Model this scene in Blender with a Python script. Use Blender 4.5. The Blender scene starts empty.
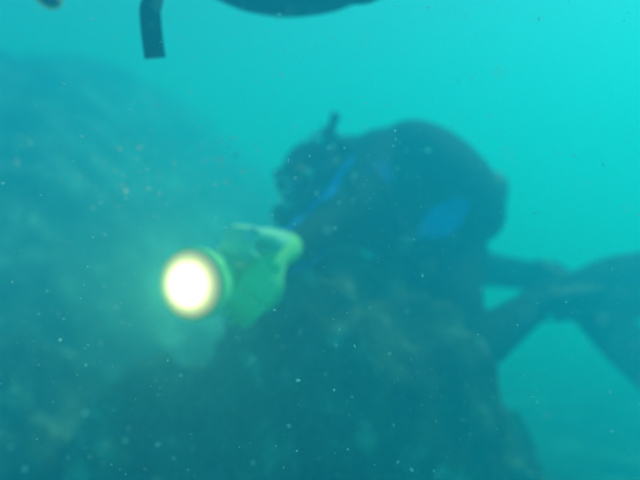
import bpy, bmesh, math, random
from mathutils import Vector, Matrix, Quaternion, noise
from mathutils.bvhtree import BVHTree

R = math.radians
random.seed(7)
S = bpy.context.scene
COL = S.collection

# ------------------------------------------------------------------ camera
CAM = Vector((0.0, 0.0, 1.10))
FPX = 750.0                                   # focal length in pixels of a 640 px wide picture
cd = bpy.data.cameras.new('camera')
cam = bpy.data.objects.new('camera', cd)
COL.objects.link(cam)
cam.location = CAM
cam.rotation_euler = (R(90), 0, 0)
cd.lens = 36.0 * FPX / 640.0
cd.sensor_width = 36.0
cd.clip_start = 0.02
cd.clip_end = 400
cd.dof.use_dof = True
cd.dof.focus_distance = 0.88
cd.dof.aperture_fstop = 2.1
S.camera = cam

# ------------------------------------------------------------------ sky and sun
SUN_EL, SUN_AZ = 52.0, 62.0                   # azimuth measured from +Y (view direction) towards +X
w = bpy.data.worlds.new('World')
S.world = w
w.use_nodes = True
nt = w.node_tree
bg = nt.nodes['Background']
sky = nt.nodes.new('ShaderNodeTexSky')
sky.sky_type = 'NISHITA'
sky.sun_disc = False
sky.sun_elevation = R(SUN_EL)
sky.sun_rotation = R(SUN_AZ)
nt.links.new(sky.outputs[0], bg.inputs[0])
bg.inputs[1].default_value = 0.15
ld = bpy.data.lights.new('sun', 'SUN')
ld.energy = 3.8
ld.angle = R(0.5)
ld.color = (1.0, 0.95, 0.84)
sun = bpy.data.objects.new('sun', ld)
COL.objects.link(sun)
sd = Vector((math.sin(R(SUN_AZ)) * math.cos(R(SUN_EL)), math.cos(R(SUN_AZ)) * math.cos(R(SUN_EL)), math.sin(R(SUN_EL))))
sun.rotation_euler = sd.to_track_quat('Z', 'Y').to_euler()

S.view_settings.view_transform = 'Standard'
S.view_settings.look = 'None'
S.view_settings.gamma = 1.0
S.view_settings.exposure = -0.12
S.render.engine = 'CYCLES'
S.cycles.max_bounces = 8
S.cycles.volume_bounces = 5
S.cycles.use_denoising = True
S.cycles.sample_clamp_indirect = 6.0

# ------------------------------------------------------------------ helpers
def P(u, v, d):
    """a point of the place: u, v across and down a 640 x 480 view, d metres out"""
    return Vector(((u - 320.0) / FPX * d, d, CAM.z - (v - 240.0) / FPX * d))

def px(n, d):
    return n / FPX * d

def tag(o, label=None, cat=None, group=None, kind=None):
    if label: o['label'] = label
    if cat: o['category'] = cat
    if group: o['group'] = group
    if kind: o['kind'] = kind
    return o

def empty(name, loc):
    o = bpy.data.objects.new(name, None)
    o.empty_display_size = 0.1
    COL.objects.link(o)
    o.location = loc
    bpy.context.view_layer.update()
    return o

def link(name, me, mat, parent=None, smooth=True):
    mats = mat if isinstance(mat, (list, tuple)) else [mat]
    for m in mats:
        me.materials.append(m)
    if smooth:
        me.polygons.foreach_set('use_smooth', [True] * len(me.polygons))
    o = bpy.data.objects.new(name, me)
    COL.objects.link(o)
    if parent is not None:
        o.parent = parent
        loc = Vector((0, 0, 0))
        p = parent
        while p is not None:
            loc += p.location
            p = p.parent
        o.location = -loc                    # all meshes are written in world coordinates
    return o

def mesh_of(bm, name='m'):
    me = bpy.data.meshes.new(name)
    bmesh.ops.recalc_face_normals(bm, faces=bm.faces)
    bm.to_mesh(me)
    bm.free()
    return me

def frames(pts):
    """tangent + two normals along a polyline (parallel transport)"""
    n = len(pts)
    T = []
    for i in range(n):
        a = pts[max(i - 1, 0)]; b = pts[min(i + 1, n - 1)]
        T.append((b - a).normalized())
    up = Vector((0, 0, 1)) if abs(T[0].z) < 0.9 else Vector((0, 1, 0))
    N = (up - T[0] * up.dot(T[0])).normalized()
    out = []
    for i in range(n):
        N = (N - T[i] * N.dot(T[i])).normalized()
        out.append((T[i], N, T[i].cross(N)))
    return out

def spline(pts, per=8):
    pts = [Vector(p) for p in pts]
    if len(pts) < 3:
        return [pts[0].lerp(pts[1], i / per) for i in range(per + 1)]
    out = []
    q = [pts[0] * 2 - pts[1]] + pts + [pts[-1] * 2 - pts[-2]]
    for i in range(1, len(q) - 2):
        for k in range(per):
            t = k / per
            a, b, c, d = q[i - 1], q[i], q[i + 1], q[i + 2]
            out.append(0.5 * ((2 * b) + (c - a) * t + (2 * a - 5 * b + 4 * c - d) * t * t + (3 * b - a - 3 * c + d) * t ** 3))
    out.append(pts[-1])
    return out

def tube(bm, pts, radii, n=14, dome=True, sx=1.0, sy=1.0):
    """closed tapered tube through points with rounded ends"""
    pts = [Vector(p) for p in pts]
    if not isinstance(radii, (list, tuple)):
        radii = [radii] * len(pts)
    fr = frames(pts)
    rings = []
    seq = []
    if dome:
        for k in (80, 60, 40, 20):
            seq.append((pts[0] - fr[0][0] * radii[0] * math.sin(R(k)), radii[0] * math.cos(R(k)), fr[0]))
    for p, r, f in zip(pts, radii, fr):
        seq.append((p, r, f))
    if dome:
        for k in (20, 40, 60, 80):
            seq.append((pts[-1] + fr[-1][0] * radii[-1] * math.sin(R(k)), radii[-1] * math.cos(R(k)), fr[-1]))
    for p, r, f in seq:
        rings.append([bm.verts.new(p + f[1] * (r * sx * math.cos(2 * math.pi * j / n)) + f[2] * (r * sy * math.sin(2 * math.pi * j / n))) for j in range(n)])
    for a, b in zip(rings[:-1], rings[1:]):
        for j in range(n):
            bm.faces.new((a[j], a[(j + 1) % n], b[(j + 1) % n], b[j]))
    bm.faces.new(rings[0][::-1]); bm.faces.new(rings[-1])

def limb(bm, pts, radii, per=6, **k):
    """smooth tapered limb: radii given at the control points"""
    sp = spline(pts, per)
    m = len(radii) - 1
    rr = []
    for i in range(len(sp)):
        t = i / (len(sp) - 1) * m
        a = min(int(t), m - 1)
        rr.append(radii[a] * (1 - (t - a)) + radii[a + 1] * (t - a))
    tube(bm, sp, rr, **k)

def ball(bm, c, rad, axes=None, u=20, v=12):
    M = Matrix.Translation(c)
    if axes is not None:
        M = M @ axes.to_4x4()
    M = M @ Matrix.Diagonal((rad[0], rad[1], rad[2], 1))
    bmesh.ops.create_uvsphere(bm, u_segments=u, v_segments=v, radius=1.0, matrix=M)

def lathe(bm, c, axis, prof, n=28):
    """prof: list of (distance along axis, radius)"""
    axis = axis.normalized()
    q = axis.to_track_quat('Z', 'Y')
    rings = []
    for h, r in prof:
        rings.append([bm.verts.new(c + q @ Vector((r * math.cos(2 * math.pi * j / n), r * math.sin(2 * math.pi * j / n), h))) for j in range(n)])
    for a, b in zip(rings[:-1], rings[1:]):
        for j in range(n):
            bm.faces.new((a[j], a[(j + 1) % n], b[(j + 1) % n], b[j]))
    bm.faces.new(rings[0][::-1]); bm.faces.new(rings[-1])

def axes3(fwd, up):
    """matrix whose columns are right, forward, up"""
    f = fwd.normalized()
    u = (up - f * up.dot(f)).normalized()
    r = f.cross(u)
    return Matrix((r, f, u)).transposed()

def fuse(bm, voxel, smooth=6, factor=0.5):
    """weld overlapping closed shapes into one continuous skin"""
    me = mesh_of(bm)
    o = bpy.data.objects.new('tmp', me)
    COL.objects.link(o)
    m = o.modifiers.new('r', 'REMESH'); m.mode = 'VOXEL'; m.voxel_size = voxel
    s = o.modifiers.new('s', 'SMOOTH'); s.iterations = smooth; s.factor = factor
    dg = bpy.context.evaluated_depsgraph_get()
    dg.update()
    res = bpy.data.meshes.new_from_object(o.evaluated_get(dg))
    bpy.data.objects.remove(o)
    bpy.data.meshes.remove(me)
    res.materials.clear()
    return res

def bvh_of(me):
    return BVHTree.FromPolygons([v.co.copy() for v in me.vertices], [tuple(p.vertices) for p in me.polygons])

def sewn_patch(bvh, line, widths, thick, origin, nl=24, nw=6):
    """a strip of fabric laid on a surface: line of points, half widths; cast from origin"""
    sp = spline(line, max(2, nl // (len(line) - 1)))
    fr = frames(sp)
    bm = bmesh.new()
    rows = []
    m = len(widths) - 1
    for i, p in enumerate(sp):
        t = i / (len(sp) - 1) * m
        a = min(int(t), m - 1)
        wd = widths[a] * (1 - (t - a)) + widths[a + 1] * (t - a)
        view = (p - origin).normalized()
        side = fr[i][0].cross(view).normalized()
        row = []
        for j in range(nw + 1):
            q = p + side * wd * (j / nw * 2 - 1)
            d = (q - origin).normalized()
            hit, nor, idx, dist = bvh.ray_cast(origin, d)
            if hit is None:
                hit, nor, idx, dist = bvh.find_nearest(q)
            edge = 1 - (j / nw * 2 - 1) ** 4
            row.append((hit + nor * (0.002 + thick * edge), hit - nor * 0.004))
        rows.append(row)
    top = [[bm.verts.new(a) for a, b in r] for r in rows]
    bot = [[bm.verts.new(b) for a, b in r] for r in rows]
    L = len(rows) - 1
    for i in range(L):
        for j in range(nw):
            bm.faces.new((top[i][j], top[i + 1][j], top[i + 1][j + 1], top[i][j + 1]))
            bm.faces.new((bot[i][j], bot[i][j + 1], bot[i + 1][j + 1], bot[i + 1][j]))
        bm.faces.new((top[i][0], bot[i][0], bot[i + 1][0], top[i + 1][0]))
        bm.faces.new((top[i][nw], top[i + 1][nw], bot[i + 1][nw], bot[i][nw]))
    for j in range(nw):
        bm.faces.new((top[0][j], top[0][j + 1], bot[0][j + 1], bot[0][j]))
        bm.faces.new((top[L][j], bot[L][j], bot[L][j + 1], top[L][j + 1]))
    return mesh_of(bm)

def band(bm, pts, width_dirs, half, thick):
    """flat strap along points; width direction per point"""
    fr = frames(pts)
    rings = []
    for p, f, wdir in zip(pts, fr, width_dirs):
        wv = (wdir - f[0] * wdir.dot(f[0])).normalized()
        nv = f[0].cross(wv)
        rings.append([bm.verts.new(p + wv * a * half + nv * b * thick) for a, b in ((-1, -1), (1, -1), (1, 1), (-1, 1))])
    for a, b in zip(rings[:-1], rings[1:]):
        for j in range(4):
            bm.faces.new((a[j], a[(j + 1) % 4], b[(j + 1) % 4], b[j]))
    bm.faces.new(rings[0][::-1]); bm.faces.new(rings[-1])

def ring_strap(bm, c, ax, ra, rb, half, thick, n=40):
    """closed strap: ellipse ra, rb in the first two columns of ax, width along the third"""
    X, Y, Z = ax.col[0], ax.col[1], ax.col[2]
    rings = []
    for i in range(n):
        t = 2 * math.pi * i / n
        rd = X * math.cos(t) * ra + Y * math.sin(t) * rb
        nn = (X * math.cos(t) / ra + Y * math.sin(t) / rb).normalized()
        rings.append([bm.verts.new(c + rd + nn * a * thick + Z * b * half) for a, b in ((0, -1), (1, -1), (1, 1), (0, 1))])
    for i in range(n):
        a, b = rings[i], rings[(i + 1) % n]
        for j in range(4):
            bm.faces.new((a[j], a[(j + 1) % 4], b[(j + 1) % 4], b[j]))

# ------------------------------------------------------------------ materials
def new_mat(name):
    m = bpy.data.materials.new(name)
    m.use_nodes = True
    return m, m.node_tree, m.node_tree.nodes['Principled BSDF']

def noisy(name, c1, c2, scale, rough=0.6, bump=0.0, bscale=None, spec=0.4, detail=5, c3=None):
    m, t, b = new_mat(name)
    tc = t.nodes.new('ShaderNodeTexCoord')
    n = t.nodes.new('ShaderNodeTexNoise')
    n.inputs['Scale'].default_value = scale
    n.inputs['Detail'].default_value = detail
    n.inputs['Roughness'].default_value = 0.62
    t.links.new(tc.outputs['Object'], n.inputs['Vector'])
    r = t.nodes.new('ShaderNodeValToRGB')
    r.color_ramp.elements[0].position = 0.36; r.color_ramp.elements[0].color = (*c1, 1)
    r.color_ramp.elements[1].position = 0.64; r.color_ramp.elements[1].color = (*c2, 1)
    if c3:
        r.color_ramp.elements[1].position = 0.56
        e = r.color_ramp.elements.new(0.64); e.color = (*c3, 1)
    t.links.new(n.outputs['Fac'], r.inputs['Fac'])
    t.links.new(r.outputs['Color'], b.inputs['Base Color'])
    b.inputs['Roughness'].default_value = rough
    b.inputs['Specular IOR Level'].default_value = spec
    if bump:
        n2 = t.nodes.new('ShaderNodeTexNoise')
        n2.inputs['Scale'].default_value = bscale or scale * 4
        n2.inputs['Detail'].default_value = 6
        t.links.new(tc.outputs['Object'], n2.inputs['Vector'])
        bp = t.nodes.new('ShaderNodeBump')
        bp.inputs['Strength'].default_value = bump
        bp.inputs['Distance'].default_value = 0.01
        t.links.new(n2.outputs['Fac'], bp.inputs['Height'])
        t.links.new(bp.outputs['Normal'], b.inputs['Normal'])
    return m

M = {
    'neoprene': noisy('black neoprene', (0.012, 0.014, 0.018), (0.026, 0.028, 0.034), 14, 0.75, 0.4, 180, 0.2),
    'nylon': noisy('black nylon', (0.015, 0.017, 0.022), (0.032, 0.034, 0.042), 22, 0.7, 0.5, 260, 0.2),
    'rubber': noisy('black rubber', (0.014, 0.014, 0.015), (0.024, 0.025, 0.026), 9, 0.5, 0.15, 60, 0.35),
    'blue': noisy('blue fabric', (0.008, 0.20, 1.0), (0.015, 0.30, 1.0), 18, 0.7, 0.3, 240, 0.2),
    'navy': noisy('dull blue fabric', (0.010, 0.05, 0.28), (0.015, 0.08, 0.40), 18, 0.75, 0.3, 240, 0.2),
    'lime': noisy('lime rubber', (0.62, 0.86, 0.26), (0.74, 0.92, 0.36), 16, 0.5, 0.3, 120, 0.35),
    'pale': noisy('pale lime rubber', (0.82, 0.90, 0.62), (0.88, 0.92, 0.72), 20, 0.45, 0.3, 120, 0.4),
    'white': noisy('white glint', (0.70, 0.74, 0.72), (0.82, 0.84, 0.82), 30, 0.4),
    'steel': noisy('chromed brass', (0.30, 0.31, 0.32), (0.45, 0.46, 0.47), 20, 0.3),
    'tank': noisy('grey painted tank', (0.10, 0.12, 0.13), (0.17, 0.19, 0.20), 10, 0.45, 0.2, 60),
    'skin': noisy('skin', (0.42, 0.26, 0.19), (0.50, 0.32, 0.24), 25, 0.55),
    'fin': noisy('black fin rubber', (0.016, 0.018, 0.02), (0.03, 0.033, 0.036), 7, 0.55, 0.2, 50, 0.3),
    'green': noisy('green plastic', (0.08, 0.50, 0.10), (0.12, 0.62, 0.16), 20, 0.5),
    'rock': noisy('overgrown rock', (0.018, 0.022, 0.016), (0.13, 0.125, 0.09), 6.5, 0.9, 1.0, 40, 0.15, 10, (0.40, 0.38, 0.32)),
    'slope': noisy('overgrown slope rock', (0.02, 0.025, 0.024), (0.16, 0.17, 0.16), 3.6, 0.9, 1.0, 22, 0.15, 10, (0.36, 0.39, 0.38)),
    'algae': noisy('turf algae', (0.06, 0.08, 0.04), (0.14, 0.17, 0.08), 9, 0.85),
    'weed': noisy('green weed', (0.06, 0.13, 0.02), (0.13, 0.24, 0.05), 12, 0.7),
    'snow': noisy('suspended particle', (0.42, 0.80, 0.84), (0.52, 0.90, 0.93), 40, 0.8),
}
t_ = M['snow'].node_tree                       # thin flakes let light through
tr = t_.nodes.new('ShaderNodeBsdfTranslucent'); tr.inputs['Color'].default_value = (0.55, 0.93, 0.95, 1)
mx = t_.nodes.new('ShaderNodeMixShader'); mx.inputs[0].default_value = 0.6
t_.links.new(t_.nodes['Principled BSDF'].outputs[0], mx.inputs[1]); t_.links.new(tr.outputs[0], mx.inputs[2])
tp = t_.nodes.new('ShaderNodeBsdfTransparent'); m2 = t_.nodes.new('ShaderNodeMixShader'); m2.inputs[0].default_value = 0.30
t_.links.new(mx.outputs[0], m2.inputs[1]); t_.links.new(tp.outputs[0], m2.inputs[2])
t_.links.new(m2.outputs[0], t_.nodes['Material Output'].inputs['Surface'])
gm, gt, gb = new_mat('mask glass')
gb.inputs['Base Color'].default_value = (0.75, 0.82, 0.85, 1)
gb.inputs['Roughness'].default_value = 0.08
gb.inputs['Metallic'].default_value = 0.35
M['glass'] = gm
lm, lt, lb = new_mat('lit torch lens')
lb.inputs['Base Color'].default_value = (0.25, 0.25, 0.22, 1)
# front glass: hot in the middle, warm fading rim painted as the lamp's glare
tco = lt.nodes.new('ShaderNodeTexCoord')
ln = lt.nodes.new('ShaderNodeVectorMath'); ln.operation = 'DISTANCE'
lt.links.new(tco.outputs['Object'], ln.inputs[0])
ln.inputs[1].default_value = (0, 0, 0)
dv = lt.nodes.new('ShaderNodeMath'); dv.operation = 'DIVIDE'; dv.inputs[1].default_value = 0.072
lt.links.new(ln.outputs['Value'], dv.inputs[0])
er = lt.nodes.new('ShaderNodeValToRGB')
er.color_ramp.interpolation = 'EASE'
er.color_ramp.elements[0].color = (1.0, 0.88, 0.62, 1)
er.color_ramp.elements[1].color = (0.006, 0.003, 0.0, 1)
for pos, colr in ((0.42, (0.60, 0.50, 0.34, 1)), (0.60, (0.17, 0.125, 0.066, 1)), (0.74, (0.062, 0.042, 0.017, 1)), (0.88, (0.026, 0.015, 0.004, 1))):
    e = er.color_ramp.elements.new(pos); e.color = colr
lt.links.new(dv.outputs[0], er.inputs['Fac'])
lt.links.new(er.outputs['Color'], lb.inputs['Emission Color'])
lb.inputs['Emission Strength'].default_value = 24.0
LAMP_CENTRE = ln.inputs[1]
M['lamp'] = lm

# ------------------------------------------------------------------ seabed and slope
def sstep(a, b, x):
    t = max(0.0, min(1.0, (x - a) / (b - a)))
    return t * t * (3 - 2 * t)

def ground_h(x, y):
    wob = 0.35 * noise.noise(Vector((x * 0.7, y * 0.7, 3)))
    left = 1 - sstep(-2.5, 1.55, x)                       # the bank rises to the left and away
    run = max(0.0, y + wob - 1.6)
    h = left * 3.4 * (1 - math.exp(-run * 0.38))
    h = min(h, 2.35 + 0.15 * math.tanh((h - 2.35) * 4)) if h > 2.35 else h
    v = Vector((x, y, 0.0))
    rough = 0.30 + 0.70 * sstep(0.0, 0.5, h)
    h += rough * (0.17 * noise.noise(v * 1.1) + 0.13 * noise.noise(v * 2.7 + Vector((5, 2, 1))) + 0.09 * abs(noise.noise(v * 5.2)) + 0.05 * noise.noise(v * 9.5) + 0.022 * noise.noise(v * 21.0))
    return max(-0.35, min(h, 2.85)) - 0.02

bm = bmesh.new()
def axis_vals(lo, hi, fine_lo, fine_hi, fine, coarse):
    out = []
    x = lo
    while x < hi:
        out.append(x)
        x += fine if fine_lo <= x <= fine_hi else coarse
    out.append(hi)
    return out
xs = axis_vals(-24, 24, -4.5, 4.0, 0.05, 0.5)
ys = axis_vals(-6, 30, 1.0, 8.0, 0.05, 0.5)
vg = [[bm.verts.new((x, y, ground_h(x, y))) for x in xs] for y in ys]
for j in range(len(ys) - 1):
    for i in range(len(xs) - 1):
        bm.faces.new((vg[j][i], vg[j][i + 1], vg[j + 1][i + 1], vg[j + 1][i]))
seabed = link('seabed', mesh_of(bm), M['slope'])
tag(seabed, kind='structure')

# ------------------------------------------------------------------ boulders
def boulder(c, rad, seed, label, rough=1.0, sub=5):
    bm = bmesh.new()
    bmesh.ops.create_icosphere(bm, subdivisions=sub, radius=1.0)
    off = Vector((seed * 3.1, seed * 1.7, seed * 0.9))
    for v in bm.verts:
        p = v.co.copy()
        d = 1 + rough * (0.22 * noise.noise(p * 1.3 + off) + 0.13 * noise.noise(p * 2.9 + off) + 0.06 * noise.noise(p * 7 + off)
                         + 0.03 * noise.noise(p * 16 + off)) - rough * 0.10 * abs(noise.noise(p * 2.0 - off))
        v.co = Vector((c[0] + p.x * rad[0] * d, c[1] + p.y * rad[1] * d, c[2] + p.z * rad[2] * d))
    base = Vector((c[0], c[1], ground_h(c[0], c[1])))
    for v in bm.verts:
        v.co -= base
    o = link('boulder', mesh_of(bm), M['rock'])
    o.location = base
    tag(o, label, 'boulder', 'boulders on the seabed')
    return o

BOULDERS = [
    boulder((0.07, 2.10, 0.52), (0.44, 0.36, 0.56), 1, 'tall overgrown boulder in front of the kneeling diver below the sleeve'),
    boulder((0.38, 2.22, 0.24), (0.30, 0.40, 0.42), 2, 'dark boulder with steep side under the knees of the kneeling diver'),
    boulder((-0.36, 2.15, 0.30), (0.38, 0.34, 0.46), 3, 'low rounded boulder on the seabed straight below the lit torch'),
    boulder((-0.95, 2.35, 0.30), (0.42, 0.36, 0.50), 4, 'broad overgrown boulder at the foot of the slope beside the torch'),
    boulder((-0.12, 1.72, 0.05), (0.26, 0.24, 0.34), 5, 'small boulder with green weed before the taller boulders'),
]

# turf algae and weed tufts growing on the rock: uncountable fuzz
def tufts(name, surf, n, size, mat, seed, label, cat, flt=None):
    rnd = random.Random(seed)
    bm = bmesh.new()
    me = surf.data
    loc = surf.location
    polys = [p for p in me.polygons if p.normal.z > -0.1 and (flt is None or flt(p.center + loc))]
    if not polys:
        bm.free(); return None
    for k in range(n):
        p = rnd.choice(polys)
        c = p.center + loc
        nn = (p.normal + Vector((rnd.uniform(-.5, .5), rnd.uniform(-.5, .5), rnd.uniform(-.2, .6)))).normalized()
        for b in range(rnd.randint(2, 4)):
            dirv = (nn + Vector((rnd.uniform(-.6, .6), rnd.uniform(-.6, .6), rnd.uniform(-.4, .4)))).normalized()
            L = size * rnd.uniform(0.5, 1.5)
            wv = dirv.cross(Vector((rnd.uniform(-1, 1), rnd.uniform(-1, 1), 0.3))).normalized() * L * rnd.uniform(0.10, 0.22)
            bend = Vector((rnd.uniform(-.3, .3), rnd.uniform(-.3, .3), -0.2)) * L
            a0 = c - nn * 0.004
            v = [bm.verts.new(a0 - wv * .5), bm.verts.new(a0 + wv * .5), bm.verts.new(a0 + dirv * L * .55 + wv), bm.verts.new(a0 + dirv * L + bend), bm.verts.new(a0 + dirv * L * .55 - wv)]
            bm.faces.new(v)
    o = link(name, mesh_of(bm), mat, smooth=False)
    tag(o, label, cat, kind='stuff')
    return o

for i, b in enumerate(BOULDERS):
    tufts('turf_algae', b, 3000, 0.011, M['algae'], 20 + i, ['fuzzy algae on the tall boulder', 'fuzzy algae on the boulder under the knees', 'fuzzy algae on the low rounded boulder', 'fuzzy algae on the broad slope-foot boulder', 'fuzzy algae on the small weedy boulder'][i], 'algae')
tufts('green_weed', BOULDERS[4], 260, 0.025, M['weed'], 61, 'bright green weed on the small front boulder', 'seaweed', lambda c: c.z > 0.2)
tufts('slope_algae', seabed, 14000, 0.022, M['algae'], 77, 'fuzzy algae covering the rocky slope', 'algae', lambda c: -4 < c.x < 2.5 and 1.6 < c.y < 7)

# ------------------------------------------------------------------ kneeling diver
def finger(bm, pts, r0, r1):
    sp = spline(pts, 4)
    tube(bm, sp, [r0 + (r1 - r0) * i / (len(sp) - 1) for i in range(len(sp))], n=10)

def glove_mesh(wrist, palm_dir, back_dir, thumb_side, curl, length=0.19, cuff_dir=None):
    """a gloved hand: palm slab, four unequal fingers bent by curl (degrees per joint), thumb from the side of the palm"""
    f = palm_dir.normalized()
    b = (back_dir - f * back_dir.dot(f)).normalized()     # out of the back of the hand
    s = f.cross(b) * thumb_side                            # towards the thumb
    k = length / 0.19
    bm = bmesh.new()
    pl = 0.098 * k
    for off in (-0.028, -0.010, 0.010, 0.028):
        limb(bm, [wrist + f * 0.012 * k + s * off * k * 0.72, wrist + f * pl * 0.55 + s * off * k + b * 0.004, wrist + f * pl + s * off * k * 1.12], [0.020 * k, 0.0195 * k, 0.0150 * k], per=3, n=10)
    cuff = cuff_dir.normalized() if cuff_dir else -f
    limb(bm, [wrist + f * 0.02, wrist + cuff * 0.03, wrist + cuff * 0.075], [0.031 * k, 0.033 * k, 0.039 * k], per=3)
    for off, L in ((0.031, 0.92), (0.0105, 1.0), (-0.0105, 0.94), (-0.031, 0.76)):
        p = wrist + f * pl + s * off * k * 1.12
        pts = [p - f * 0.012]
        ang = 0.0
        pts.append(p)
        for j, seg in enumerate((0.040, 0.029, 0.023)):
            ang += R(curl[j])
            d = f * math.cos(ang) - b * math.sin(ang)
            p = p + d * seg * L * k
            pts.append(p)
        finger(bm, pts, 0.0112 * k, 0.0088 * k)
    p = wrist + f * 0.030 * k + s * 0.028 * k
    d1 = (f * 0.55 + s * 0.75 - b * 0.35).normalized()
    d2 = (f * 0.75 + s * 0.10 - b * 0.65).normalized()
    finger(bm, [p - d1 * 0.01, p + d1 * 0.035 * k, p + d1 * 0.045 * k + d2 * 0.028 * k, p + d1 * 0.040 * k + d2 * 0.056 * k], 0.0135 * k, 0.0098 * k)
    return fuse(bm, 0.0035, 3, 0.4)

def fin_part(parent, heel, toe_dir, up, length, label=None):
    """swim fin: foot pocket, flaring blade, two side rails, heel strap"""
    f = toe_dir.normalized()
    u = (up - f * up.dot(f)).normalized()
    s = f.cross(u)
    bm = bmesh.new()
    limb(bm, [heel - f * 0.03, heel + f * 0.06 + u * 0.012, heel + f * 0.16 + u * 0.004, heel + f * 0.25], [0.046, 0.054, 0.052, 0.030], per=5, sx=0.8, sy=1.1)
    pocket = link('fin', fuse(bm, 0.008, 4), M['fin'], parent)
    bm = bmesh.new()
    NL, NW = 22, 10
    rows = []
    for i in range(NL + 1):
        t = i / NL
        hw = 0.056 + 0.046 * sstep(0.0, 0.55, t) + 0.006 * t
        if t > 0.9:
            hw *= 1 - 0.30 * ((t - 0.9) / 0.1) ** 2
        c = heel + f * (0.08 + t * length) - u * (0.012 + 0.03 * t * t)
        th = 0.009 * (1 - 0.72 * t)
        row = []
        for j in range(NW + 1):
            q = j / NW * 2 - 1
            rib = 0.004 if j in (3, 7) else 0.0
            end = -f * 0.045 * (1 - q * q) * (t ** 6) if True else 0
            row.append((c + s * hw * q + end + u * (th + rib), c + s * hw * q + end - u * th))
        rows.append(row)
    top = [[bm.verts.new(a) for a, b in r] for r in rows]
    bot = [[bm.verts.new(b) for a, b in r] for r in rows]
    for i in range(NL):
        for j in range(NW):
            bm.faces.new((top[i][j], top[i + 1][j], top[i + 1][j + 1], top[i][j + 1]))
            bm.faces.new((bot[i][j], bot[i][j + 1], bot[i + 1][j + 1], bot[i + 1][j]))
        bm.faces.new((top[i][0], bot[i][0], bot[i + 1][0], top[i + 1][0]))
        bm.faces.new((top[i][NW], top[i + 1][NW], bot[i + 1][NW], bot[i][NW]))
    for j in range(NW):
        bm.faces.new((top[0][j], top[0][j + 1], bot[0][j + 1], bot[0][j]))
        bm.faces.new((top[NL][j], bot[NL][j], bot[NL][j + 1], top[NL][j + 1]))
    edges = [(rows[i][0], rows[i][NW]) for i in range(NL + 1)]
    link('blade', mesh_of(bm), M['fin'], pocket)
    for side in (0, 1):
        bm = bmesh.new()
        tube(bm, [(e[side][0] + e[side][1]) / 2 for e in edges[:-3]], [0.012 - 0.006 * i / NL for i in range(NL - 2)], n=8)
        link('rail', mesh_of(bm), M['rubber'], pocket)
    bm = bmesh.new()
    ax = Matrix((s, f, u)).transposed()
    ring_strap(bm, heel + f * 0.035 + u * 0.012, ax, 0.056, 0.074, 0.012, 0.006)
    link('heel_strap', mesh_of(bm), M['rubber'], pocket)
    return pocket

def head_parts(parent, hc, face, up, green=True):
    """dive mask, regulator and snorkel on a hooded head; returns the mouth point"""
    ax = axes3(face, up)
    r, f, u = ax.col[0].copy(), ax.col[1].copy(), ax.col[2].copy()
    def at(a, b, c): return hc + r * a + f * b + u * c
    bm = bmesh.new()
    def outline(y, sx, sz):
        pts = []
        n = 36
        for i in range(n):
            t = 2 * math.pi * i / n
            ct, st = math.cos(t), math.sin(t)
            x = sx * math.copysign(abs(ct) ** 0.55, ct); z = sz * math.copysign(abs(st) ** 0.6, st)
            if z < 0 and abs(x) < 0.02: z *= 0.72
            bend = -0.35 * x * x / 0.08
            pts.append(at(x, y + bend, 0.022 + z))
        return pts
    loops = [outline(0.070, 0.080, 0.052), outline(0.105, 0.082, 0.050), outline(0.118, 0.080, 0.048), outline(0.118, 0.068, 0.036), outline(0.108, 0.066, 0.034), outline(0.072, 0.064, 0.036)]
    vl = [[bm.verts.new(p) for p in L] for L in loops]
    for a, b in zip(vl, vl[1:] + vl[:1]):
        for j in range(36):
            bm.faces.new((a[j], a[(j + 1) % 36], b[(j + 1) % 36], b[j]))
    mask = link('mask', mesh_of(bm), M['rubber'], parent)
    for sgn in (-1, 1):
        bm = bmesh.new()
        n = 24
        ps = []
        for i in range(n):
            t = 2 * math.pi * i / n
            ct, st = math.cos(t), math.sin(t)
            x = 0.034 * sgn + 0.030 * math.copysign(abs(ct) ** 0.6, ct)
            z = 0.034 * math.copysign(abs(st) ** 0.6, st)
            ps.append((x, z))
        a = [bm.verts.new(at(x, 0.117 - 0.35 * x * x / 0.08, 0.022 + z)) for x, z in ps]
        b = [bm.verts.new(at(x, 0.112 - 0.35 * x * x / 0.08, 0.022 + z)) for x, z in ps]
        for j in range(n):
            bm.faces.new((a[j], a[(j + 1) % n], b[(j + 1) % n], b[j]))
        bm.faces.new(a); bm.faces.new(b[::-1])
        link('lens', mesh_of(bm), M['glass'], mask, smooth=False)
    bm = bmesh.new()
    sax = Matrix((r, f, u)).transposed()
    ring_strap(bm, at(0, -0.006, 0.026), sax, 0.096, 0.122, 0.013, 0.006)
    link('strap', mesh_of(bm), M['rubber'], mask)
    for sgn in (-1, 1):
        bm = bmesh.new()
        lathe(bm, at(0.092 * sgn, 0.048, 0.028), r * sgn, [(0, 0.012), (0.008, 0.014), (0.013, 0.010), (0.014, 0.002)], 16)
        link('buckle', mesh_of(bm), M['green'] if green else M['rubber'], mask)
    # regulator second stage
    bm = bmesh.new()
    lathe(bm, at(0, 0.085, -0.062), f - u * 0.15, [(0, 0.016), (0.03, 0.018), (0.034, 0.034), (0.048, 0.038), (0.066, 0.037), (0.072, 0.028), (0.074, 0.004)], 28)
    reg = link('regulator', mesh_of(bm), M['rubber'], parent)
    bm = bmesh.new()
    lathe(bm, at(0, 0.085, -0.062) + (f - u * .15).normalized() * 0.0745, f - u * 0.15, [(0, 0.022), (0.004, 0.022), (0.007, 0.016), (0.0075, 0.002)], 24)
    link('purge_button', mesh_of(bm), M['steel'], reg)
    bm = bmesh.new()
    limb(bm, [at(-0.05, 0.120, -0.095), at(0, 0.118, -0.102), at(0.05, 0.120, -0.095)], [0.013, 0.016, 0.013], per=4, sx=0.7)
    link('exhaust_tee', mesh_of(bm), M['rubber'], reg)
    return at, reg

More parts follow.
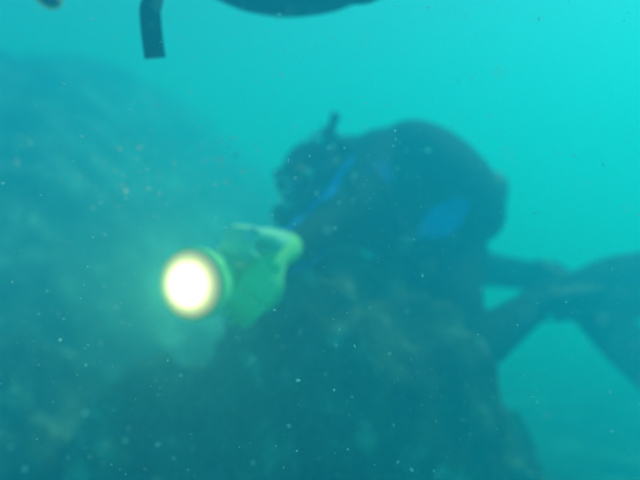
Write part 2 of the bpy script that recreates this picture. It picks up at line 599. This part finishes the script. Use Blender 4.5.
# joints (metres)
D0 = 2.30
hd = P(315, 182, 2.32)
face = Vector((-0.86, -0.34, -0.30)).normalized()
hup = Vector((-0.28, -0.05, 1)).normalized()
neck = P(337, 190, 2.30)
chest = P(372, 192, 2.33)
belly = P(420, 226, 2.36)
pelvis = P(443, 262, 2.36)
shN, shF = P(366, 190, 2.16), P(362, 184, 2.50)
elN, elF = P(322, 228, 1.93), P(322, 262, 2.26)
wrN, wrF = P(285, 249, 1.72), P(277, 262, 1.86)
hipN, hipF = P(446, 272, 2.27), P(450, 266, 2.46)
knN, knF = P(456, 362, 2.04), P(450, 264, 2.84)
anN, anF = P(536, 304, 2.34), P(553, 279, 2.64)

diver = empty('person', Vector((0.40, 2.15, knN.z - 0.07)))
tag(diver, 'kneeling diver in black wetsuit with blue panels, leaning over the rocks towards the torch', 'person')

bm = bmesh.new()
hax = axes3(face, hup)
ball(bm, hd + hax.col[2] * 0.012 - hax.col[1] * 0.008, (0.088, 0.112, 0.118), hax)       # skull
ball(bm, hd + hax.col[1] * 0.035 - hax.col[2] * 0.055, (0.060, 0.062, 0.070), hax)       # jaw
limb(bm, [hd + hax.col[1] * 0.09 + hax.col[2] * 0.03, hd + hax.col[1] * 0.118 - hax.col[2] * 0.02], [0.012, 0.017], per=3, n=10)
limb(bm, [hd - hax.col[2] * 0.05 - hax.col[1] * 0.02, neck, chest], [0.066, 0.066, 0.11], per=4)
limb(bm, [chest, belly, pelvis], [0.150, 0.140, 0.150], per=8, n=24)
limb(bm, [shN, chest, shF], [0.075, 0.12, 0.075], per=5)
limb(bm, [shN, shN.lerp(elN, .5), elN], [0.074, 0.062, 0.050], per=5)
limb(bm, [elN, elN.lerp(wrN, .4), wrN], [0.050, 0.048, 0.032], per=5)
limb(bm, [shF, shF.lerp(elF, .5), elF], [0.074, 0.062, 0.050], per=5)
limb(bm, [elF, elF.lerp(wrF, .4), wrF], [0.050, 0.048, 0.032], per=5)
limb(bm, [hipN, hipN.lerp(knN, .5), knN], [0.112, 0.096, 0.066], per=6, n=18)
limb(bm, [knN, knN.lerp(anN, .35), anN], [0.072, 0.074, 0.052], per=6, n=18)
limb(bm, [hipF, hipF.lerp(knF, .5), knF], [0.112, 0.096, 0.064], per=6, n=18)
limb(bm, [knF, knF.lerp(anF, .35), anF], [0.066, 0.066, 0.048], per=6, n=18)
ball(bm, hipN + Vector((0.005, 0.02, 0.03)), (0.118, 0.12, 0.14))
ball(bm, hipF + Vector((0.005, 0.0, 0.03)), (0.118, 0.12, 0.14))
fdN, fdF = (P(640, 283, 2.46) - anN).normalized(), (P(640, 350, 2.58) - anF).normalized()
limb(bm, [anN, anN + fdN * 0.08, anN + fdN * 0.16], [0.042, 0.042, 0.034], per=4)
limb(bm, [anF, anF + fdF * 0.08, anF + fdF * 0.16], [0.042, 0.042, 0.034], per=4)
body_me = fuse(bm, 0.011, 6)
body = link('body', body_me, [M['neoprene'], M['skin']], diver)
for p in body_me.polygons:
    d = p.center - hd
    if d.length < 0.2 and d.normalized().dot(face) > 0.74:
        p.material_index = 1
body_bvh = bvh_of(body_me)

at, reg = head_parts(diver, hd, face, hup)
# snorkel on the side of the mask strap
bm = bmesh.new()
tip = P(335, 117, 2.22)
sn = [at(-0.02, 0.135, -0.09), at(-0.075, 0.12, -0.085), at(-0.112, 0.05, -0.01), at(-0.112, -0.01, 0.07), tip.lerp(at(-0.112, -0.01, 0.07), .35), tip]
limb(bm, sn, [0.011, 0.012, 0.012, 0.012, 0.0125, 0.0125], per=6, n=12)
snk = link('snorkel', mesh_of(bm), M['rubber'], diver)
bm = bmesh.new()
lathe(bm, tip.lerp(sn[3], 0.10), (tip - sn[3]), [(0, 0.0135), (0.004, 0.015), (0.018, 0.015), (0.022, 0.0135)], 16)
link('band', mesh_of(bm), M['rubber'], snk)

# buoyancy jacket: shell around the trunk with an air cell on the back
spine = (pelvis - chest).normalized()
out = Vector((0.58, 0.06, 0.81)); out = (out - spine * out.dot(spine)).normalized()
side = spine.cross(out)
bm = bmesh.new()
limb(bm, [chest + spine * 0.02, belly, pelvis - spine * 0.06], [0.166, 0.166, 0.166], per=8, n=24)
ball(bm, P(347, 160, 2.40), (0.090, 0.12, 0.080))
wing = chest.lerp(pelvis, 0.48) + out * 0.165
wax = Matrix((spine, side, out)).transposed()
ball(bm, wing - spine * 0.012 + out * 0.012, (0.245, 0.19, 0.140), wax)
limb(bm, [shN + Vector((-.02, .03, .0)), chest + out * 0.095 - spine * .05, shF + Vector((-.02, -.03, 0))], [0.085, 0.10, 0.085], per=6)
bcd_me = fuse(bm, 0.012, 10)
bcd = link('buoyancy_jacket', bcd_me, M['nylon'], diver)
bcd_bvh = bvh_of(bcd_me)
both = bmesh.new()
both.from_mesh(bcd_me); both.from_mesh(body_me)
tmp = bpy.data.meshes.new('t'); both.to_mesh(tmp); both.free()
all_bvh = bvh_of(tmp)

pm = sewn_patch(all_bvh, [P(416, 237, 2.1), P(440, 222, 2.1), P(467, 202, 2.1)], [0.004, 0.034, 0.046, 0.040, 0.012], 0.006, CAM)
pp = link('side_panel', pm, M['blue'], diver); pp['label'] = 'bright blue leaf-shaped panel on the hip'
pm = sewn_patch(all_bvh, [P(366, 172, 2.1), P(380, 170, 2.1), P(393, 182, 2.1)], [0.006, 0.030, 0.008], 0.004, CAM)
pp = link('shoulder_panel', pm, M['navy'], diver); pp['label'] = 'dull blue shoulder panel'
pm = sewn_patch(all_bvh, [P(354, 158, 2.05), P(341, 174, 2.05), P(331, 189, 1.95), P(313, 205, 1.9), P(298, 219, 1.8), P(286, 229, 1.75)], [0.004, 0.008, 0.014, 0.011, 0.008, 0.006], 0.006, CAM, nl=40, nw=4)
pp = link('sleeve_stripe', pm, M['blue'], diver); pp['label'] = 'bright blue stripe along the sleeve'
pm = sewn_patch(body_bvh, [P(331, 249, 1.95), P(312, 262, 1.85), P(292, 272, 1.75)], [0.003, 0.004, 0.003], 0.003, CAM, nw=4)
link('sleeve_piping', pm, M['blue'], diver)
pm = sewn_patch(all_bvh, [P(404, 260, 2.1), P(408, 275, 2.1), P(414, 292, 2.1)], [0.012, 0.022, 0.010], 0.004, CAM)
link('pocket_panel', pm, M['navy'], diver)

# jacket straps, belt and buckles
bm = bmesh.new()
lateral = side.normalized()
ring_strap(bm, belly.lerp(pelvis, 0.75), Matrix((lateral, out, spine)).transposed(), 0.176, 0.176, 0.024, 0.006)
belt = link('weight_belt', mesh_of(bm), M['nylon'], diver)
for k in range(5):
    t = math.pi * (0.62 + 0.16 * k)
    rd = lateral * math.cos(t) * 0.192 + out * math.sin(t) * 0.192
    c = belly.lerp(pelvis, 0.75) + rd
    bm = bmesh.new()
    n = rd.normalized()
    bmesh.ops.create_cube(bm, size=1.0, matrix=Matrix.Translation(c) @ axes3(n, spine).to_4x4() @ Matrix.Diagonal((0.055, 0.024, 0.062, 1)))
    bmesh.ops.bevel(bm, geom=bm.edges[:], offset=0.007, segments=2, affect='EDGES')
    link('lead_weight', mesh_of(bm), M['tank'], belt, smooth=False)

# air cylinder along the back
tv, tb = P(346, 146, 2.38), P(490, 198, 2.56)
ta = (tb - tv).normalized()
TL = (tb - tv).length
bm = bmesh.new()
lathe(bm, tv, ta, [(0, 0.020), (0.01, 0.024), (0.03, 0.045), (0.06, 0.070), (0.10, 0.082), (0.13, 0.085), (TL - 0.03, 0.085), (TL - 0.01, 0.078), (TL, 0.05)], 32)
tank = link('air_cylinder', mesh_of(bm), M['tank'], diver)
bm = bmesh.new()
lathe(bm, tv + ta * (TL - 0.10), ta, [(0, 0.089), (0.004, 0.092), (0.10, 0.092), (0.112, 0.088), (0.114, 0.03)], 32)
link('boot', mesh_of(bm), M['rubber'], tank)
bm = bmesh.new()
lathe(bm, tv + ta * 0.005, -ta, [(0, 0.018), (0.03, 0.018), (0.05, 0.022), (0.065, 0.018), (0.068, 0.004)], 20)
lathe(bm, tv - ta * 0.035, out.cross(ta), [(-0.06, 0.016), (-0.03, 0.018), (-0.028, 0.011), (0.028, 0.011)], 16)
link('valve', mesh_of(bm), M['steel'], tank)
bm = bmesh.new()
fs = tv - ta * 0.06 + Vector((0, -0.02, 0.012))
lathe(bm, fs - Vector((0, .05, 0)), Vector((0, 1, 0.1)), [(0, 0.018), (0.006, 0.026), (0.04, 0.028), (0.05, 0.022), (0.08, 0.022), (0.09, 0.012)], 24)
link('first_stage', mesh_of(bm), M['steel'], tank)
for h in (0.20, 0.34):
    bm = bmesh.new()
    sax = axes3(ta, out)
    ring_strap(bm, tv + ta * h, Matrix((sax.col[0], sax.col[2], sax.col[1])).transposed(), 0.086, 0.086, 0.025, 0.004)
    link('cam_band', mesh_of(bm), M['nylon'], tank)
# hoses
def hose(parent, pts, r=0.0065, mat='rubber', name='hose'):
    bm = bmesh.new()
    limb(bm, pts, [r] * len(pts), per=8, n=10)
    return link(name, mesh_of(bm), M[mat], parent)
hose(diver, [fs, fs + Vector((-0.05, -0.11, -0.03)), at(-0.14, 0.0, -0.07), at(-0.11, 0.10, -0.085), at(-0.04, 0.14, -0.066)])
hose(diver, [fs, fs + Vector((0.03, -0.13, -0.03)), P(372, 168, 2.02), P(392, 205, 1.98), P(399, 224, 1.98)])
# pressure gauge console hanging at the chest
gc = P(402, 240, 1.99)
bm = bmesh.new()
gx = Vector((0.25, 0.0, -1)).normalized()
limb(bm, [gc - gx * 0.05, gc, gc + gx * 0.045], [0.018, 0.032, 0.026], per=5, sx=0.55, n=18)
con = link('gauge_console', fuse(bm, 0.005, 3), M['rubber'], diver)
bm = bmesh.new()
lathe(bm, gc + Vector((0.004, -0.016, -0.012)), Vector((0.1, -1, 0.1)), [(0, 0.021), (0.006, 0.021), (0.008, 0.017), (0.0085, 0.003)], 24)
link('dial', mesh_of(bm), M['tank'], con)

fin_part(diver, anN - fdN * 0.02, fdN, Vector((0.0, -0.93, 0.35)), 0.54)
fin_part(diver, anF - fdF * 0.02, fdF, Vector((0.35, -0.80, 0.45)), 0.54)

# ------------------------------------------------------------------ the torch
LC = P(192, 284, 1.52)

TA = Vector((-0.36, -0.93, -0.02)).normalized()          # where it shines
RB = LC - TA * 0.235
LAMP_CENTRE.default_value = LC
torch = empty('dive_torch', LC - TA * 0.12)
tag(torch, 'lime green dive torch with glaring lit lens held in gloved hands', 'torch')
bm = bmesh.new()
lathe(bm, LC, -TA, [(-0.006, 0.068), (-0.003, 0.072), (0.012, 0.074), (0.03, 0.073), (0.055, 0.066), (0.075, 0.052), (0.09, 0.043), (0.20, 0.038), (0.225, 0.036), (0.235, 0.028), (0.238, 0.01)], 36)
hous = link('housing', mesh_of(bm), M['lime'], torch)
for k in range(5):
    bm = bmesh.new()
    q = (-TA).to_track_quat('Z', 'Y')
    ax = q.to_matrix()
    ring_strap(bm, LC - TA * (0.10 + 0.022 * k), Matrix((ax.col[0], ax.col[1], ax.col[2])).transposed().transposed(), 0.0385, 0.0385, 0.005, 0.003, 32)
    link('grip_ring', mesh_of(bm), M['rubber'], hous)
bm = bmesh.new()
ax = (-TA).to_track_quat('Z', 'Y').to_matrix()
ring_strap(bm, LC - TA * 0.003, ax, 0.0705, 0.0705, 0.006, 0.005, 36)
link('bezel', mesh_of(bm), M['lime'], torch)
bm = bmesh.new()
lathe(bm, LC + TA * 0.003, TA, [(0, 0.070), (0.004, 0.070), (0.008, 0.060), (0.012, 0.046), (0.014, 0.034), (0.016, 0.022), (0.017, 0.012), (0.0175, 0.002)], 36)  # disc made wide enough to carry the painted glare around the hot core
lens = link('lens', mesh_of(bm), M['lamp'], torch)
td = bpy.data.lights.new('torch_beam', 'SPOT')            # the torch's own light
td.energy = 7.5
td.color = (1.0, 0.24, 0.05)
td.spot_size = R(165); td.spot_blend = 0.6
td.shadow_soft_size = 0.012
tl = bpy.data.objects.new('torch_beam', td)
COL.objects.link(tl)
tl.parent = torch
tl.location = (LC + TA * 0.05) - torch.location
tl.rotation_euler = (-TA).to_track_quat('Z', 'Y').to_euler()

# gloves: the near hand wraps the barrel from the side, the far hand rests as a fist on top
gl_c = LC - TA * 0.155
backN = Vector((0.55, -0.80, 0.22))
dirN = Vector((-0.36, -0.10, -0.93))
wr_hand = P(274, 257, 1.66)
g = link('glove', glove_mesh(wr_hand, P(245, 308, 1.60) - wr_hand, Vector((0.5, -0.85, 0.1)), -1, (18, 28, 25), 0.185, (wrN - wr_hand)), M['lime'], diver)
g['label'] = 'lime green glove wrapped round the side of the torch'
wr2 = P(273, 243, 1.66)
g2 = link('glove', glove_mesh(wr2, P(238, 230, 1.57) - wr2, Vector((-0.1, -0.35, 1)), 1, (62, 70, 45), 0.185, (elF - wr2)), M['pale'], diver)
kb = bvh_of(g2.data)
for (u, v) in ((240, 228), (247, 221), (256, 221)):  # small white blobs stand in for highlights on the knuckles
    hit, nor, idx, dist = kb.find_nearest(P(u, v, 1.52))
    bm = bmesh.new()
    ball(bm, hit, (0.013, 0.008, 0.010), axes3(Vector((0.3, 0.2, 0.1)).cross(nor), nor), 12, 8)
    link('knuckle_glint', mesh_of(bm), M['white'], g2)
g2['label'] = 'pale lime gloved fist over the top of the torch'

# ------------------------------------------------------------------ diver passing overhead
Y2 = 1.46
def Q(x, y, z): return Vector((x, Y2 + y, z - 0.078))
over = empty('person', Q(-0.05, 0, 1.80))
tag(over, 'diver in black suit swimming overhead with a loose strap hanging down', 'person')
h2 = Q(-0.56, 0.05, 1.90)
f2, u2 = Vector((-0.95, 0.0, 0.10)).normalized(), Vector((0.1, 0, 1))
bm = bmesh.new()
a2 = axes3(f2, u2)
ball(bm, h2 + a2.col[2] * 0.012, (0.088, 0.112, 0.118), a2)
ball(bm, h2 + a2.col[1] * 0.035 - a2.col[2] * 0.055, (0.06, 0.062, 0.07), a2)
c2, b2, p2 = Q(-0.24, 0.04, 1.87), Q(-0.02, 0.03, 1.80), Q(0.22, 0.03, 1.82)
limb(bm, [h2 - a2.col[1] * 0.03, Q(-0.42, 0.045, 1.86), c2], [0.066, 0.066, 0.11], per=4)
limb(bm, [c2, b2, p2], [0.140, 0.135, 0.135], per=8, n=24)
s2n, s2f = Q(-0.25, -0.16, 1.84), Q(-0.25, 0.24, 1.84)
limb(bm, [s2n, c2, s2f], [0.07, 0.11, 0.07], per=5)
e2n, w2n = Q(-0.48, -0.20, 1.83), Q(-0.66, -0.08, 1.715)
e2f, w2f = Q(-0.52, 0.28, 1.87), Q(-0.74, 0.14, 1.80)
for s_, e_, w_ in ((s2n, e2n, w2n), (s2f, e2f, w2f)):
    limb(bm, [s_, s_.lerp(e_, .5), e_], [0.07, 0.06, 0.048], per=5)
    limb(bm, [e_, e_.lerp(w_, .4), w_], [0.048, 0.046, 0.032], per=5)
legs2 = [(Q(0.24, -0.06, 1.83), Q(0.66, -0.10, 1.86), Q(1.06, -0.10, 1.98)), (Q(0.24, 0.13, 1.83), Q(0.64, 0.16, 1.92), Q(1.04, 0.18, 2.06))]
for a_, k_, n_ in legs2:
    limb(bm, [a_, a_.lerp(k_, .5), k_], [0.105, 0.088, 0.06], per=6, n=18)
    limb(bm, [k_, k_.lerp(n_, .35), n_], [0.06, 0.06, 0.04], per=6, n=18)
    fd = (n_ - k_).normalized()
    limb(bm, [n_, n_ + fd * 0.08, n_ + fd * 0.15], [0.04, 0.04, 0.033], per=4)
me2 = fuse(bm, 0.012, 6)
link('body', me2, [M['neoprene'], M['skin']], over)
for p in me2.polygons:
    d = p.center - h2
    if d.length < 0.2 and d.normalized().dot(f2) > 0.74:
        p.material_index = 1
at2, reg2 = head_parts(over, h2, f2, u2, False)
for a_, k_, n_ in legs2:
    fin_part(over, n_ - (n_ - k_).normalized() * 0.02, (n_ - k_) + Vector((0, 0, -0.05)), Vector((-0.2, 0, 1)), 0.50)
bm = bmesh.new()
limb(bm, [c2 + Vector((-0.02, 0, 0)), b2, p2 - Vector((0.05, 0, 0))], [0.142, 0.155, 0.142], per=8, n=24)
ball(bm, Q(-0.06, 0.0, 1.775), (0.24, 0.19, 0.155))
ball(bm, Q(0.075, -0.05, 1.70), (0.075, 0.075, 0.078))
ball(bm, Q(-0.05, 0.03, 1.93), (0.24, 0.18, 0.10))
link('buoyancy_jacket', fuse(bm, 0.011, 4), M['nylon'], over)
bm = bmesh.new()
tv2 = Q(-0.34, 0.03, 2.06)
lathe(bm, tv2, Vector((1, 0, -0.05)), [(0, 0.02), (0.03, 0.045), (0.06, 0.07), (0.10, 0.082), (0.13, 0.085), (0.58, 0.085), (0.60, 0.078), (0.61, 0.05)], 32)
t2 = link('air_cylinder', mesh_of(bm), M['tank'], over)
bm = bmesh.new()
lathe(bm, tv2 + Vector((0.005, 0, 0)), Vector((-1, 0, 0.05)), [(0, 0.018), (0.03, 0.018), (0.05, 0.024), (0.07, 0.018), (0.072, 0.004)], 20)
link('valve', mesh_of(bm), M['steel'], t2)
hose(over, [tv2 - Vector((0.05, 0, 0)), tv2 + Vector((-0.16, -0.14, -0.02)), at2(-0.15, 0.05, -0.04), at2(-0.10, 0.13, -0.07), at2(-0.04, 0.14, -0.066)])
# hanging strap
bm = bmesh.new()
st = [Q(-0.36, -0.10, 1.80), Q(-0.37, -0.16, 1.73), P(149, -14, 1.24), P(150, 12, 1.24), P(152, 36, 1.24), P(155, 58, 1.24)]
sp = spline(st, 6)
band(bm, sp, [Vector((1, 0.25, 0.1))] * len(sp), 0.0172, 0.0018)
link('loose_strap', mesh_of(bm), M['nylon'], over)
# wrist gauge with green rim held out in front, gloved hands
gcen = P(50, -6, 1.32)
bm = bmesh.new()
lathe(bm, gcen, Vector((-0.1, -0.5, -1)), [(-0.012, 0.014), (0.0, 0.019), (0.008, 0.019), (0.012, 0.015), (0.0125, 0.003)], 28)
gz = link('gauge', mesh_of(bm), M['rubber'], over)
bm = bmesh.new()
ring_strap(bm, gcen + Vector((-0.1, -0.5, -1)).normalized() * 0.006, Vector((-0.1, -0.5, -1)).to_track_quat('Z', 'Y').to_matrix(), 0.0185, 0.0185, 0.008, 0.005, 32)
link('rim', mesh_of(bm), M['lime'], gz)
gl = link('glove', glove_mesh(w2n, Vector((-0.9, 0.15, -0.10)), Vector((-0.1, -0.6, 0.8)), 1, (35, 45, 30), 0.18, (e2n - w2n)), M['neoprene'], over)
gl = link('glove', glove_mesh(w2f, Vector((-0.9, -0.2, -0.15)), Vector((0, 0.4, 0.9)), -1, (25, 30, 25), 0.18, (e2f - w2f)), M['neoprene'], over)

# ------------------------------------------------------------------ suspended particles
rnd = random.Random(11)
bm = bmesh.new()
ICO = bmesh.new()
bmesh.ops.create_icosphere(ICO, subdivisions=1, radius=1.0)
iv = [v.co.copy() for v in ICO.verts]
ifc = [[v.index for v in f.verts] for f in ICO.faces]
ICO.free()
verts, faces = [], []
def speck(c, r):
    q = Quaternion((rnd.uniform(-1, 1), rnd.uniform(-1, 1), rnd.uniform(-1, 1), rnd.uniform(-1, 1))).normalized()
    e = (r * rnd.uniform(.5, 1), r * rnd.uniform(.6, 1.1), r * rnd.uniform(.8, 1.9))
    o = len(verts)
    for v in iv:
        verts.append(c + q @ Vector((v.x * e[0], v.y * e[1], v.z * e[2])) * rnd.uniform(.8, 1.15))
    for f in ifc:
        faces.append([o + i for i in f])
for i in range(62000):
    c = Vector((rnd.uniform(-2.0, 2.0), 0.40 + 2.6 * rnd.random() ** 1.3, rnd.uniform(0.15, 2.25)))
    speck(c, 0.00062 + 0.0013 * rnd.random() ** 4)
for i in range(420):                                  # looser flock of bigger flakes beside the torch
    c = P(rnd.gauss(150, 100), rnd.gauss(172, 26), rnd.uniform(1.1, 2.2))
    speck(c, 0.0009 + 0.0034 * rnd.random() ** 4)
for (u, v, d, r) in ((105, 164, 1.5, 0.005), (30, 142, 1.3, 0.004), (216, 160, 1.5, 0.0035), (226, 180, 1.5, 0.005), (256, 167, 1.6, 0.005), (275, 186, 1.6, 0.005), (280, 200, 1.6, 0.006), (269, 203, 1.6, 0.005),
                     (412, 470, 1.0, 0.003), (336, 345, 1.1, 0.003), (300, 333, 1.3, 0.0035), (428, 150, 1.5, 0.004), (60, 340, 0.9, 0.004), (20, 142, 0.42, 0.0035), (406, 150, 1.5, 0.004)):
    speck(P(u, v, d), r)
for i in range(34):                                   # big loose flakes drifting beside the torch
    speck(P(rnd.gauss(150, 90), rnd.gauss(165, 22), rnd.uniform(1.3, 1.9)), rnd.uniform(0.003, 0.0065))
me = bpy.data.meshes.new('marine_snow')
me.from_pydata(verts, [], faces)
snow = link('marine_snow', me, M['snow'])
tag(snow, 'pale specks of silt drifting in the water', 'particles', kind='stuff')

# ------------------------------------------------------------------ the water itself
bm = bmesh.new()
bmesh.ops.create_cube(bm, size=1.0, matrix=Matrix.Translation((0, 12, 1.15)) @ Matrix.Diagonal((52, 40, 4.3, 1)))
hz = bpy.data.materials.new('sea water')
hz.use_nodes = True
t = hz.node_tree
t.nodes.clear()
om = t.nodes.new('ShaderNodeOutputMaterial')
pv = t.nodes.new('ShaderNodeVolumePrincipled')
pv.inputs['Color'].default_value = (0.042, 0.60, 0.98, 1)
pv.inputs['Absorption Color'].default_value = (0.0, 0.86, 0.93, 1)
pv.inputs['Density'].default_value = 0.50
pv.inputs['Anisotropy'].default_value = 0.55
t.links.new(pv.outputs[0], om.inputs['Volume'])
haze = link('haze', mesh_of(bm), hz, smooth=False)
tag(haze, 'cloudy blue-green sea water filling the whole scene', 'water', kind='stuff')
